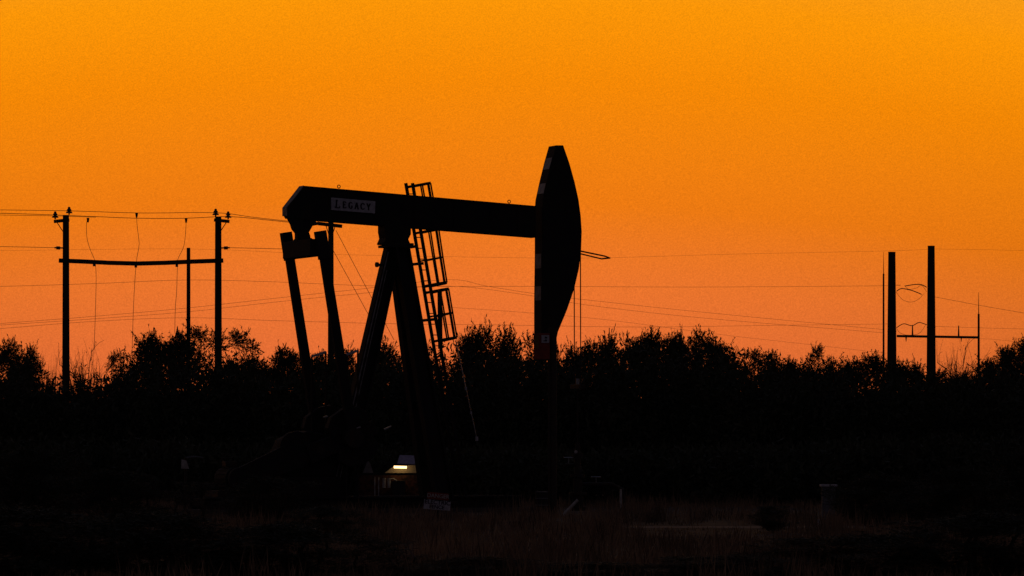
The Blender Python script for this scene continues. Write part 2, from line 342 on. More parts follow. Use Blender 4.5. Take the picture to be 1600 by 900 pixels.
# scrub: one uncountable belt of brush closing the space beneath the crowns
def brush(name, x0, x1, y0, y1, hts, n_cl, seed, leafsize, label):
    g = np.random.default_rng(seed); cx = x0+(x1-x0)*g.random(n_cl); cy = y0+(y1-y0)*g.random(n_cl)
    base = np.interp(cx, *hts)*(.84+.20*g.random(n_cl)); k = 330; n = n_cl*k
    base = np.where((cx > -5.6) & (cx < -1.9) & (cy < 125.5), .05, base)
    ro = g.random(n)**.5; th = g.random(n)*6.283; Hc = np.repeat(base, k); wdt = np.repeat(.7+.5*g.random(n_cl), k)
    zz = Hc*g.random(n)**.62*np.sqrt(1-.55*ro**2)*(1+g.normal(0, .03, n))
    P = np.stack([np.repeat(cx, k)+np.cos(th)*ro*wdt, np.repeat(cy, k)+np.sin(th)*ro*wdt, np.maximum(zz, .02)], 1)
    V = g.normal(0, .6, (n, 3)); V[:, 2] += .5; V /= np.linalg.norm(V, axis=1)[:, None]; ln = leafsize*(.5+g.random(n))
    U = g.normal(0, 1, (n, 3)); U /= np.linalg.norm(U, axis=1)[:, None]
    return tag(quads(name, P, U*(ln*.5)[:, None], V*ln[:, None], 'leafd'), label, 'brush', kind='stuff')
xs = lambda px, Y: (px-800)/F*Y
hp = [(-100, 552), (0, 556), (60, 566), (75, 590), (110, 597), (175, 584), (205, 584), (230, 556), (300, 548), (345, 556), (400, 570), (430, 568), (500, 570), (600, 556),
      (700, 546), (760, 532), (850, 553), (900, 556), (960, 540), (1060, 535), (1110, 541), (1150, 560), (1200, 570), (1300, 576), (1400, 582), (1480, 594), (1530, 586), (1570, 568), (1600, 553), (1700, 540)]
brush('brush', -22, 22, 133, 140, ([xs(p, 137) for p, _ in hp], [EYE+(HOR-q)/F*137+.10 for _, q in hp]), 640, 3, .17, 'dark scrub belt filling the space below the tree crowns')
hp2 = [(-100, 680), (500, 690), (900, 700), (1250, 690), (1700, 670)]
brush('undergrowth', -21, 21, 121.5, 131, ([xs(p, 126) for p, _ in hp2], [EYE+(HOR-q)/F*126 for _, q in hp2]), 360, 4, .20, 'lower scrub in front of the dark scrub belt')

brush('far_wood', -30, 30, 166, 178, ([-30, 30], [EYE+(HOR-612)/F*172]*2), 420, 9, .26, 'distant low wood closing the horizon behind the trees')
# near shrubs
S = [('dense', 40, 700, 92, 190, 'large dark shrub at the frame edge near the camera, below the pole frame'),
     ('dense', 180, 735, 86, 150, 'dark shrub in front of the outer post of the pole frame'),
     ('airy', 300, 752, 90, 130, 'loose dim shrub in front of the inner post of the pole frame'),
     ('dense', 420, 745, 92, 130, 'dark shrub between the pole frame and the pumpjack motor'),
     ('dense', 505, 790, 80, 120, 'low shrub in the grass just before the pumpjack motor end'),
     ('spray', 1210, 790, 86, 60, 'small twiggy shrub before the grey utility box'),
     ('dense', 1370, 742, 88, 150, 'dark shrub next to the grey utility box'),
     ('dense', 1500, 730, 84, 170, 'reddish dim shrub in front of the substation poles'),
     ('dense', 1600, 705, 90, 150, 'large dark shrub at the frame edge beyond the utility box')]
S2 = [('dense', 30, 792, 55, 330, 'wide dark bush low in the frame corner nearest the camera, under the pole frame side'),
      ('dense', 235, 800, 54, 320, 'wide dark bush at the bottom edge before the outer pole frame post'),
      ('dense', 430, 818, 54.5, 300, 'broad dark bush at the bottom edge before the pumpjack motor'),
      ('airy', 590, 842, 55, 200, 'thin dark bush at the bottom edge before the warning sign'),
      ('dense', 745, 870, 54, 230, 'low flat bush at the bottom edge before the ladder foot'),
      ('dense', 930, 878, 54.5, 230, 'low flat bush at the bottom edge before the leaning pipe'),
      ('dense', 1120, 868, 54, 230, 'low flat bush at the bottom edge before the pale track'),
      ('dense', 1335, 836, 55, 280, 'dark bush at the bottom edge before the utility box'),
      ('dense', 1535, 800, 54.5, 330, 'wide dark bush low in the frame corner before the substation side')]
for kd, px, py, Y, wp, lb in S+S2: plant(kd, px, py, Y, wp, lb, 'shrub', 'shrub', 'shrubs in the grass')
for k_ in KINDS:
    for i, r in enumerate(KINDS[k_]):
        if (k_, i) not in used:
            for c in list(r[0].children): bpy.data.objects.remove(c)
            bpy.data.objects.remove(r[0])

# ---------------------------------------------------------------- poles and wires
def rp(o, P): return Vector(P)-Vector(o.location)
def pin_insulator(p, parent, s=1.0):
    b = MB(); x, y, z = p
    for z0, r in ((.0, .035), (.05, .13), (.10, .12), (.115, .07), (.17, .10), (.2, .085), (.22, .05), (.27, .06), (.29, .02)): pass
    prof = [(0, .03), (.06, .03), (.06, .13), (.12, .10), (.12, .06), (.16, .06), (.16, .10), (.21, .07), (.24, .045), (.28, .05), (.30, .01)]
    n = 10; vs = [(x+r*s*math.cos(2*math.pi*k/n), y+r*s*math.sin(2*math.pi*k/n), z+h*s) for h, r in prof for k in range(n)]
    fs = [(i*n+k, i*n+(k+1) % n, (i+1)*n+(k+1) % n, (i+1)*n+k) for i in range(len(prof)-1) for k in range(n)]
    return b.add(vs, fs).build('insulator', 'porc', parent)
def pole(px, top, Y, wpx, label, name='utility_pole', m='wood', taper=.8, group=None):
    h = EYE+(HOR-top)/F*Y; r = wpx/F*Y/2
    o = thing(name, ((px-800)/F*Y, Y, 0), label, 'pole', group=group)
    MB().tube([(0, 0, h*i/8) for i in range(9)], r*1.0, 14, r*taper).build('shaft', m, o, smooth=False)
    return o, h, r
PY = 150.
fr = thing('pole_frame', ((222-800)/F*PY, PY, 0), 'wooden two-post pole frame with one long beam and drop wires', 'pole frame')
def fl(px, py, dy=0): return W(px, py, PY)-Vector(fr.location)+Vector((0, dy, 0))
for px, top, side in ((103, 336, -1), (341, 339, 1)):
    b = fl(px, 700); b.z = 0; t = fl(px, top)
    MB().tube([b.lerp(t, i/6) for i in range(7)], .155, 14, .118).build('post', 'wood', fr)
    MB().bar(fl(px-side*6, 344, -.16), fl(px+side*18, 346.5, -.16), .10, .12, side=(0, 1, 0)).build('crossarm', 'wood', fr)
    MB().bar(fl(px+side*13, 348, -.17), fl(px+side*4, 362, -.17), .03, .03).build('arm_brace', 'steel2', fr)
    pin_insulator(fl(px+(5 if side < 0 else -4), top+(-.5 if side < 0 else -.5)), fr)
    pin_insulator(fl(px+side*16, 343, -.16), fr)
    s_ = MB().tube([fl(px+side*4, 387.5, 0), fl(px+side*18, 387, 0)], .028, 8); s_.tube([fl(px+side*9, 387.4), fl(px+side*15, 387.2)], .06, 8)
    s_.build('strain_insulator', 'porc', fr)
    MB().box(tuple(fl(px-3, 352, -.19)), tuple(fl(px+3, 343, -.15))).build('bracket', 'steel2', fr)
bm = MB(); pts = [(93, 407.5), (130, 409), (170, 411), (215, 412.2), (260, 411), (300, 409.2), (349, 407.5)]
for a_, b_ in zip(pts[:-1], pts[1:]): bm.bar(fl(a_[0], a_[1], -.21), fl(b_[0]+.5, b_[1], -.21), .13, .16, side=(0, 1, 0))
bm.build('beam', 'wood', fr)
for px, py in ((148, 412), (213, 414), (277, 413)): MB().tube([fl(px, py, -.21), fl(px, py+4.5, -.21)], .05, 8).build('standoff', 'porc', fr)
p3, h3, r3 = pole(517, 343, PY, 10.5, 'wooden pole with a short crossarm and guy wires, seen behind the pumpjack arms')
f3 = lambda px, py, dy=0: W(px, py, PY)-Vector(p3.location)+Vector((0, dy, 0))
MB().bar(f3(497, 349.6, -.18), f3(535, 354, -.18), .11, .13, side=(0, 1, 0)).build('crossarm', 'wood', p3)
MB().tube([f3(488, 351, -.18), f3(499, 349, -.18)], .06, 8).build('strain_insulator', 'porc', p3)
for q in (509, 525): MB().bar(f3(q, 351, -.18), f3(517+(q-517)*.4, 366, -.18), .03, .03).build('arm_brace', 'steel2', p3)
for a_, b_ in (((525, 360), (612, 528)), ((521, 392), (600, 540))):
    MB().tube([f3(a_[0], a_[1]), f3(*b_, dy=3.0)], .010, 5).build('guy_wire', 'wire', p3)
p4, h4, r4 = pole(294.5, 388, 156, 7.2, 'short lone pole standing between the posts of the pole frame')
MB().tube([(0, 0, h4), (0, 0, h4+.02)], .07, 8).build('cap', 'steel2', p4)
stk, _, _ = pole(952, 512, 141, 1.6, 'thin stake sticking up from the twin-tipped tree', 'stake', 'steel2')

def wire(pts, Y0, Y1, r, label, name='power_line', cat='wire', group=None):
    x0, x1 = pts[0][0], pts[-1][0]; P = []
    for i in range(len(pts)):
        f = (pts[i][0]-x0)/(x1-x0) if x1 != x0 else 0; P.append(W(pts[i][0], pts[i][1], Y0+(Y1-Y0)*f))
    # smooth the path
    Q = []
    for i in range(len(P)-1):
        a, b, c, d = P[max(i-1, 0)], P[i], P[i+1], P[min(i+2, len(P)-1)]
        for s in range(6):
            t = s/6; Q.append(.5*((2*b)+(c-a)*t+(2*a-5*b+4*c-d)*t*t+(3*b-a-3*c+d)*t**3))
    Q.append(P[-1])
    return tag(MB().tube(Q, r, 5).build(name, 'wire'), label, cat, group)
GD = 'wires on the wooden poles'
wire([(-160, 326.5), (-80, 327), (0, 328), (108, 329.5), (220, 332.8), (337, 332.5), (400, 340), (490, 350)], PY, PY, .011, 'topmost wire over the pole frame, tied to the post tops', group=GD)
wire([(-160, 330), (0, 333.2), (87, 336), (150, 338.5), (215, 341), (290, 341), (357, 338.5), (420, 344), (490, 351.5)], PY, PY-.2, .012, 'second wire over the pole frame, tied to the crossarm ends', group=GD)
wire([(-160, 334.5), (0, 336), (87, 337.5), (150, 339.5)], PY-.3, PY-.1, .009, 'short third wire arriving at the outer post of the pole frame', group=GD)
wire([(-160, 383), (0, 385.3), (85, 387)], PY, PY, .010, 'wire ending on the outer strain insulator of the pole frame', group=GD)
wire([(359, 387), (440, 389), (500, 391), (512, 391.5)], PY, PY, .010, 'wire from the inner strain insulator to the crossarm pole', group=GD)
wire([(137, 341), (135, 352), (136, 372), (141, 390), (148, 407), (150, 425), (150, 450), (149, 490), (147, 545)], PY-.15, PY-.15, .0095, 'wavy drop wire nearest the outer post of the pole frame', 'drop_wire', group=GD)
wire([(213.5, 333), (214, 350), (217, 375), (217, 385), (213, 410), (210, 450), (208, 495), (206, 560)], PY-.15, PY-.15, .0095, 'middle drop wire hanging from the pole frame beam', 'drop_wire', group=GD)
wire([(291, 341), (290, 362), (287, 385), (278, 405), (277, 420), (276, 455), (274, 480), (273, 520)], PY-.15, PY-.15, .0095, 'drop wire beside the short lone pole', 'drop_wire', group=GD)
for px, py, lb in ((137.5, 341.5, 'outer'), (213.5, 334, 'middle'), (290.8, 342, 'inner')):
    tag(MB().tube([W(px, py-1, PY-.15), W(px, py+6, PY-.15)], .055, 8, .03).build('wire_clamp', 'porc'), lb+' clamp where a drop wire meets the line above the frame beam', 'clamp')
GF = 'far transmission wires'
wire([(-200, 450), (0, 447.5), (150, 443), (294, 437.5), (430, 440.5), (600, 447), (850, 447.5), (1100, 448.5), (1380, 446.5), (1401, 445)], 300, 400, .014, 'long far wire running level behind the pumpjack to the steel poles', group=GF)
wire([(-200, 520), (0, 505.5), (150, 494), (295, 481), (430, 466), (560, 452), (700, 437), (760, 447), (830, 458), (920, 469), (1100, 488), (1380, 515)], 300, 400, .013, 'uppermost of the crossing far wires that climb then fall behind the pumpjack', group=GF)
wire([(-200, 522), (0, 508), (150, 498), (295, 487), (430, 472), (560, 459), (700, 447), (830, 462), (920, 477), (1100, 497), (1380, 520)], 302, 402, .013, 'second of the crossing far wires that climb then fall behind the pumpjack', group=GF)
wire([(-200, 530), (0, 513.5), (150, 502), (295, 496.5), (430, 501), (620, 506), (800, 508), (1000, 511), (1200, 508.5), (1401, 506)], 304, 402, .013, 'lowest long far wire just above the treetops', group=GF)
wire([(-200, 392), (0, 391.5), (295, 389), (500, 397), (760, 402), (930, 403), (1150, 397), (1388, 392), (1455, 389)], 380, 400, .009, 'faint far wire reaching the tops of the steel poles', group=GF)
wire([(700, 480), (830, 489), (950, 500), (1120, 522), (1280, 540), (1385, 552)], 340, 402, .010, 'faint far wire dipping towards the foot of the steel poles', group=GF)
wire([(1461, 464), (1530, 477), (1600, 489), (1700, 505)], 400, 380, .016, 'sloping wire leaving the taller steel pole towards the frame edge', group=GF)
wire([(1461, 510), (1540, 512.5), (1600, 514), (1700, 516)], 400, 390, .012, 'level wire leaving the taller steel pole towards the frame edge', group=GF)
wire([(1461, 389), (1530, 390), (1600, 391.5), (1700, 394)], 400, 390, .009, 'faint wire from the top of the taller steel pole', group=GF)
wire([(1440, 527), (1532, 529), (1600, 535), (1700, 545)], 404, 390, .009, 'faint wire passing behind the bus beam', group=GF)

# ---------------------------------------------------------------- substation
SY = 400.
for px, top, wpx, lb in ((1393.5, 394.5, 14.5, 'shorter thick steel pole next to the slender lightning mast'), (1455, 385, 14.0, 'taller thick steel pole standing alone')):
    h = EYE+(HOR-top)/F*SY; r = wpx/F*SY/2
    o = thing('steel_pole', ((px-800)/F*SY, SY, 0), lb, 'pole', group='thick steel line poles')
    MB().tube([(0, 0, h*i/8) for i in range(9)], r*1.22, 12, r*.78).build('shaft', 'mono', o)
    MB().tube([(0, 0, h), (0, 0, h+.06)], r*.82, 12).build('cap', 'steel2', o)
    for z in (.35, .62): MB().tube([(0, 0, h*z), (0, 0, h*z+.12)], r*(1.25-.44*z), 12).build('flange', 'mono', o)
def mast(px, top, mid, wpx, lb):
    o = thing('lightning_mast', ((px-800)/F*SY, SY+1, 0), lb, 'mast'); zt = EYE+(HOR-top)/F*SY; zm = EYE+(HOR-mid)/F*SY; r = wpx/F*SY/2
    MB().tube([(0, 0, 0), (0, 0, zm*.5), (0, 0, zm)], r, 8, r*.7).build('shaft', 'steel2', o)
    MB().tube([(0, 0, zm), (0, 0, zt)], r*.32, 6, r*.12).build('rod', 'steel2', o); return o
mast(1382, 393, 427, 3.8, 'slender lightning mast hugging the shorter steel pole')
ms = mast(1531, 456, 490, 4.6, 'far lightning mast carrying the end of the bus beam')
bb = thing('bus_beam', ((1466-800)/F*SY, SY, 0), 'thin level bus beam between the steel poles and the far mast', 'beam')
fb = lambda px, py, dy=0: W(px, py, SY)-Vector(bb.location)+Vector((0, dy, 0))
MB().bar(fb(1400, 525.5, -1), fb(1531, 527, .6), .18, .24, side=(0, 1, 0)).build('rail', 'steel2', bb)
for px, a_, b_ in ((1425, 525, 508), (1497, 526, 509)): MB().tube([fb(px, a_, -.5), fb(px, b_, -.5)], .09, 8, .05).build('post_insulator', 'porc', bb)
for px in (1415, 1501): MB().tube([fb(px, 527, -.5), fb(px, 534, -.5)], .08, 8, .03).build('bracket', 'steel2', bb)
GJ = 'jumper wires between the steel poles'
wire([(1401, 455), (1409, 451), (1425, 454), (1440, 460)], SY-1, SY-1, .05, 'stout insulator string sloping off the shorter steel pole', 'insulator_string', 'insulator', GJ)
wire([(1414, 447), (1430, 444.5), (1440, 445), (1448, 449)], SY-1, SY-1, .05, 'stout insulator string reaching the taller steel pole', 'insulator_string', 'insulator', GJ)
wire([(1400, 456), (1410, 468), (1424, 472), (1436, 467), (1443, 459)], SY-1, SY-1, .018, 'upper drooping jumper loop between the steel poles', 'jumper_wire', 'wire', GJ)
wire([(1413, 446), (1420, 452), (1432, 450), (1440, 446), (1448, 456)], SY-1, SY-1, .018, 'small kinked jumper between the steel poles', 'jumper_wire', 'wire', GJ)
wire([(1401, 512), (1412, 506), (1425, 509), (1436, 504), (1448, 507.5)], SY-1, SY-1, .045, 'lower insulator string between the steel poles', 'insulator_string', 'insulator', GJ)
wire([(1401, 513), (1406, 520), (1418, 523.5), (1436, 521), (1446, 508)], SY-1, SY-1, .018, 'lower drooping jumper loop just above the bus beam', 'jumper_wire', 'wire', GJ)

# ---------------------------------------------------------------- pumpjack
AN = R(24); ca, sa = math.cos(AN), math.sin(AN); DP = 111.
OX, OY = (625-800)/F*DP, DP
pj = thing('pumpjack', (OX, OY, 0), 'black oil pumpjack with a nodding horsehead and a pale lettered name board on its beam', 'pumpjack', AN)
def L(px, py, yl):                           # local x,z of a feature seen at px,py that lies in the machine's plane y = yl
    dx, dz = (px-800)/F, (HOR-py)/F
    # (t*dx-OX, t-OY) . (-sa, ca) = yl
    t = (yl-OX*sa+OY*ca)/(-dx*sa+ca)
    return ((t*dx-OX)*ca+(t-OY)*sa, EYE+t*dz)
def LP(px, py, yl): x, z = L(px, py, yl); return Vector((x, yl, z))
HW = .17
out_ = [(476, 290.5), (838, 322), (838, 371), (500, 343.5), (452, 341), (449.5, 337), (449.5, 324)]
P_ = [L(x, y, -HW) for x, y in out_]
beam = MB(); beam.prism(P_, -HW+.03, HW-.03)
tp, tq, bq, bp = P_[0], P_[1], P_[2], P_[3]
def strip(b, a, c, t, y0, y1):              # flange along the line a-c, t thick to the inside
    a = Vector((a[0], 0, a[1])); c = Vector((c[0], 0, c[1])); d = (c-a).normalized(); n = Vector((d.z, 0, -d.x))*t
    b.prism([(a.x, a.z), (c.x, c.z), (c.x+n.x, c.z+n.z), (a.x+n.x, a.z+n.z)], y0, y1)
up_ = .004
strip(beam, (tp[0]-.002, tp[1]+up_), (tq[0], tq[1]+up_), .04, -HW, HW)
strip(beam, (bq[0], bq[1]-up_), (bp[0]-.4, bp[1]-up_), .04, -HW, HW)
for f in (.12, .30, .47, .64, .80, .92):     # web stiffeners
    x = tp[0]+(tq[0]-tp[0])*f; zt = tp[1]+(tq[1]-tp[1])*f; zb = bp[1]+(bq[1]-bp[1])*f
    beam.box((x-.012, -HW+.008, zb+.10), (x+.012, -HW+.035, zt-.06))
wb = beam.build('walking_beam', 'steel', pj)
e0, e1, e2 = P_[0], P_[6], P_[5]             # tail plate, its pale grey standing in for sky light on the slope
ep = MB(); dx_, dz_ = e0[0]-e1[0], e0[1]-e1[1]
ep.prism([(e1[0]-.012, e1[1]), (e0[0]-.012, e0[1]), (e0[0]-.030, e0[1]+.012), (e1[0]-.030, e1[1]+.004)], -HW-.0, HW)
ep.prism([(e2[0]-.012, e2[1]), (e1[0]-.012, e1[1]-.002), (e1[0]-.030, e1[1]-.002), (e2[0]-.030, e2[1])], -HW, HW)
tag(ep.build('end_plate', 'grey', wb), 'grey plate across the tail of the beam, coloured as if lit by the sky')
for px, py in ((529.5, 293), (795.5, 316.5)):
    c = LP(px, py-1.5, 0); MB().ring(c, .042, .012).build('lifting_eye', 'steel2', wb)
# name board with lettering
nb = [L(518, 308.5, -HW-.03), L(586.5, 314.5, -HW-.03), L(586, 333.5, -HW-.03), L(518, 328, -HW-.03)]
board = MB().prism(nb, -HW-.03, -HW+.02).build('name_board', 'white', pj)
def glyphs(word, org, ux, uz, h, wd, gap, y):
    G_ = {'L': [[(.18,1),(.10,0)],[(0,1),(.42,1)],[(-.08,.02),(.72,.02)],[(.72,.02),(.80,.26)],[(-.08,.02),(-.12,.14)]],
     'E': [[(.15,1),(.15,0)],[(0,1),(.72,1)],[(0,0),(.76,0)],[(.15,.52),(.52,.52)],[(.72,1),(.72,.80)],[(.76,0),(.78,.2)],[(.52,.62),(.52,.42)]],
     'G': [[(.78,.80),(.70,.95),(.45,1.02),(.2,.92),(.04,.65),(.04,.38),(.2,.08),(.45,-.02),(.72,.06),(.74,.38)],[(.52,.40),(.88,.40)]],
     'A': [[(.08,0),(.42,1),(.46,1),(.80,0)],[(.2,.34),(.68,.34)],[(-.04,0),(.22,0)],[(.64,0),(.94,0)]],
     'C': [[(.80,.76),(.70,.95),(.45,1.02),(.2,.92),(.04,.65),(.04,.38),(.2,.08),(.45,-.02),(.70,.05),(.82,.22)],[(.80,.98),(.80,.74)]],
     'Y': [[(.08,1),(.43,.46)],[(.78,1),(.43,.46)],[(.43,.46),(.43,0)],[(-.04,1),(.22,1)],[(.64,1),(.90,1)],[(.26,0),(.60,0)]]}
    b = MB(); cur = 0
    for i, ch in enumerate(word):
        s = 1.28 if i == 0 else 1.0
        for pl in G_[ch]:
            for (a0, a1), (b0, b1) in zip(pl[:-1], pl[1:]):
                v0 = ux*(cur+a0*wd*s)+uz*(a1*h*s-(.10*h if i == 0 else 0)); v1 = ux*(cur+b0*wd*s)+uz*(b1*h*s-(.10*h if i == 0 else 0))
                thick = .044 if abs(a1-b1) > .25 else .026
                b.bar(org+v0, org+v1, .006, thick, side=(0, 1, 0))
        cur += wd*s+gap
    return b
o3 = Vector((nb[3][0], y_ := -HW-.034, nb[3][1])); ux = (Vector((nb[2][0], y_, nb[2][1]))-o3).normalized(); uz = Vector((0, 0, 1))
glyphs('LEGACY', o3+ux*.12+uz*.085, ux, uz, .165, .125, .052, y_).build('lettering', 'ink', board)

# horsehead
HH = .25
near = [(858+11, 227), (880, 227), (890, 256), (898, 285), (904, 312), (907.5, 338), (909, 362), (908, 392), (904.5, 420), (897, 452), (886, 484), (872, 518), (870, 527),
        (846, 527), (846, 470), (847, 400), (847, 330), (848, 312), (855, 280), (862, 252)]
hp_ = [L(x, y, -HH) for x, y in near]
hh_ = MB().prism(hp_, -HH, HH)
hd = hh_.build('horsehead', 'steel', pj)
for (a_, b_) in ((246, 264), (286, 302), (396, 419), (447, 469)):
    q0 = np.interp(a_, [227, 252, 280, 312, 330, 527], [869, 862, 855, 848, 847, 846]); q1 = np.interp(b_, [227, 252, 280, 312, 330, 527], [869, 862, 855, 848, 847, 846])
    (x0, z0), (x1, z1) = L(q0, a_, -HH), L(q1, b_, -HH)
    MB().add([(x0-.012, -HH+.03, z0), (x0-.012, HH-.07, z0), (x1-.012, HH-.07, z1), (x1-.012, -HH+.03, z1),
              (x0-.002, -HH+.03, z0), (x0-.002, HH-.07, z0), (x1-.002, HH-.07, z1), (x1-.002, -HH+.03, z1)],
             [(0, 1, 2, 3), (7, 6, 5, 4), (0, 4, 5, 1), (1, 5, 6, 2), (2, 6, 7, 3), (3, 7, 4, 0)]).build('reflective_stripe', 'tape' if a_ < 350 else 'grey', hd)
for z in (0,): MB().tube([LP(908, 392.5, -.10), LP(945, 400.2, -.10), LP(953, 403.2, 0), LP(940, 404.5, .12), LP(907, 396.5, .12)], .022, 6).build('guide_loop', 'steel2', hd)
MB().box((hp_[17][0]-.0, -HH-.02, L(847, 371, 0)[1]-.05), (hp_[17][0]+.1, -HH-.0021, L(847, 322, 0)[1]+.05)).build('hinge_plate', 'steel', hd)
# bridle, carrier bar, polished rod
xb = L(907.4, 400, -.21)[0]
zc = L(907, 607, 0)[1]
for y in (-.21, .21):
    MB().tube([(xb-.01, y, L(908, 392, y)[1]), (xb, y, zc+.12)], .017, 6).build('bridle_cable', 'rope', pj)
cbm = MB().box((xb-.09, -.34, zc-.02), (xb+.09, .34, zc+.12)).build('carrier_bar', 'steel2', pj, .012)
MB().tube([(xb, 0, zc+.10), (xb, 0, zc+.28)], .05, 10).build('rod_clamp', 'galv', cbm)
MB().tube([(xb, 0, zc+.30), (xb, 0, 1.9)], .02, 8).build('polished_rod', 'steel2', pj)

# saddle bearing and samson post
sb = MB(); sb.prism([L(x, y, -.2) for x, y in ((600, 351), (641, 354), (641, 366), (637, 374), (640, 381), (598, 381), (602, 372), (600, 362))], -.26, .26)
sb.build('saddle_bearing', 'steel', pj, .01)
pl_ = MB(); x0, z0 = L(598, 383, 0); x1, _ = L(645, 383, 0); pl_.box((x0, -.34, z0-.07), (x1, .34, z0)); pl_.build('post_cap', 'steel', pj)
for px in (590, 646):
    a_ = LP(px, 381.5, -.3); b_ = LP(618, 381.5, -.3); MB().tube([a_, b_], .03, 6).build('grease_line', 'steel2', pj)
def ibeam(p, q, dep, wid, fl_t, parent, name, mat_='steel', dep2=None):      # web in the x-z plane, flanges at the two edges
    b = MB(); p = Vector(p); q = Vector(q); d = (q-p).normalized(); side = Vector((0, 1, 0)); side = (side-d*side.dot(d)).normalized(); n = d.cross(side)
    d2 = dep2 or dep
    b.bar(p, q, .02, dep-2*fl_t, side=side, h2=d2-2*fl_t)
    for s in (-1, 1): b.bar(p+n*s*(dep-fl_t)/2, q+n*s*(d2-fl_t)/2, wid, fl_t, side=side)
    return b.build(name, mat_, parent)
def leg(topx, topy, midx, midy, y0, ymid, name='leg', w_=.36, wid=.3, m='steel'):
    a_ = LP(topx, topy, y0); b_ = LP(midx, midy, ymid); d = (b_-a_); q = a_+d*((a_.z-.30)/(a_.z-b_.z)); return a_, q
# two splayed front legs and one rear leg
for s in (-1, 1):
    a_, q = leg(626 if s < 0 else 618, 384, 653.5 if s < 0 else 640, 545, s*.20, s*.42)
    lg = ibeam(a_, q, .42, .30, .05, pj, 'leg', dep2=.50)
    MB().bar(a_.lerp(q, .02), q, .10, .30, side=(0, 1, 0)).build('web_plate', 'steel', lg)
    MB().box((q.x-.3, q.y-.25, .25), (q.x+.3, q.y+.25, .30)).build('foot_plate', 'steel2', lg)
a_, q = leg(614, 384, 577.5, 548, 0, 0); lg = ibeam(a_, q, .40, .30, .05, pj, 'leg', dep2=.56)
d = (q-a_).normalized(); n = Vector((-d.z, 0, d.x)); n = n if n.x < 0 else -n
MB().bar(a_.lerp(q, .03)+Vector((0, -.152, 0))+n*.155, q+Vector((0, -.152, 0))+n*.21, .006, .035, side=(0, 1, 0)).build('edge_highlight', 'grey', lg)  # pale strips painted as highlights along the leg flange
MB().bar(a_.lerp(q, .10)+Vector((0, -.153, 0))+n*.08, q+Vector((0, -.153, 0))+n*.10, .006, .022, side=(0, 1, 0)).build('edge_highlight', 'grey', lg)
MB().box((q.x-.35, -.25, .25), (q.x+.35, .25, .30)).build('foot_plate', 'steel2', lg)
for t in (.35, .62, .85):                      # cross ties between the front legs
    A = [leg(626 if s < 0 else 618, 384, 653.5 if s < 0 else 640, 545, s*.20, s*.42) for s in (-1, 1)]
    p0, p1 = A[0][0].lerp(A[0][1], t), A[1][0].lerp(A[1][1], t); MB().bar(p0, p1, .12, .14, side=(1, 0, 0)).build('cross_tie', 'steel', pj)
pg = MB(); pg.tube([LP(587, 413.5, -.1), LP(600, 414, -.1)], .035, 8); pg.tube([LP(587, 413.5, -.1), LP(591, 413.6, -.1)], .07, 8); pg.build('brake_peg', 'steel2', pj)

# equalizer and pitman arms
YE = 1.15
eb = [(452, 340), (457.5, 350), (460, 358), (465, 364), (465, 376), (486, 376), (485, 368), (483, 363), (487, 356), (491, 349), (500, 342)]
MB().prism([L(x, y, -.12) for x, y in eb], -.12, .12).build('tail_bearing', 'steel', pj, .01)
ex, ez = L(473.5, 388, 0)
eq = MB().box((ex-.20, -YE+.1, ez-.25), (ex+.20, YE-.1, ez+.21)).build('equalizer', 'steel', pj, .015)
MB().prism([(ex-.18, ez+.2), (ex+.18, ez+.2), (ex+.12, ez+.27), (ex-.12, ez+.27)], -.35, .35).build('saddle', 'steel', eq)
px_ = {1: ((446.5, 362, 475.5, 550)), -1: ((500, 360, 530.5, 553))}
pins = {}
for s in (1, -1):
    tx_, ty_, bx_, by_ = px_[s]; y = s*YE
    a_ = LP(tx_, ty_+1, y); b_ = LP(bx_, by_, y); d = b_-a_; q = a_+d*((a_.z-2.05)/(a_.z-b_.z)); pins[s] = q
    pt = MB().bar(a_.lerp(q, .10), q, .15, .235, side=(0, 1, 0), h2=.27).build('pitman_arm', 'steel', pj)
    MB().bar(a_, a_.lerp(q, .135), .24, .285, side=(0, 1, 0)).build('end_block', 'steel', pt, .01)
    MB().disc((q.x, y, q.z), .27, .26).build('wrist_pin', 'steel2', pt)
shx, shz = pins[-1].x*.5+pins[1].x*.5-.80, 1.72
for s in (1, -1):
    q = pins[s]; y = s*.86; c0 = Vector((shx, y, shz)); d = (Vector((q.x, y, q.z))-c0).normalized(); e = c0+d*1.75
    cr = MB().bar(c0-d*.35, e, .16, .52, side=(0, 1, 0), h2=.40).build('crank', 'steel', pj, .01)
    n = Vector((-d.z, 0, d.x))
    for t in (1, -1):
        m0 = c0+d*1.02+n*t*.36; pts = []
        for a0, b0 in ((-.55, -.18), (.55, -.18), (.62, .12), (.42, .36), (0, .46), (-.42, .36), (-.62, .12)):
            v = m0+d*a0+n*t*b0; pts.append((v.x, v.z))
        MB().prism(pts if t > 0 else pts[::-1], y-.13, y+.13).build('counterweight', 'steel', cr, .02)
gx = shx
gr = MB(); gr.prism([(gx-.95, 1.0), (gx+.62, 1.0), (gx+.66, 1.5), (gx+.45, 2.12), (gx-.2, 2.25), (gx-.75, 2.0), (gx-1.0, 1.5)], -.55, .55)
grb = gr.build('gear_reducer', 'steel', pj, .04)
MB().tube([(gx, -.95, shz), (gx, .95, shz)], .13, 14).build('crank_shaft', 'steel2', grb)
MB().disc((gx-.62, -.66, 1.75), .48, .14).build('sheave', 'steel', grb)
MB().box((gx-1.0, -.62, .45), (gx+.7, .62, 1.0)).build('gearbox_pedestal', 'steel', pj, .01)
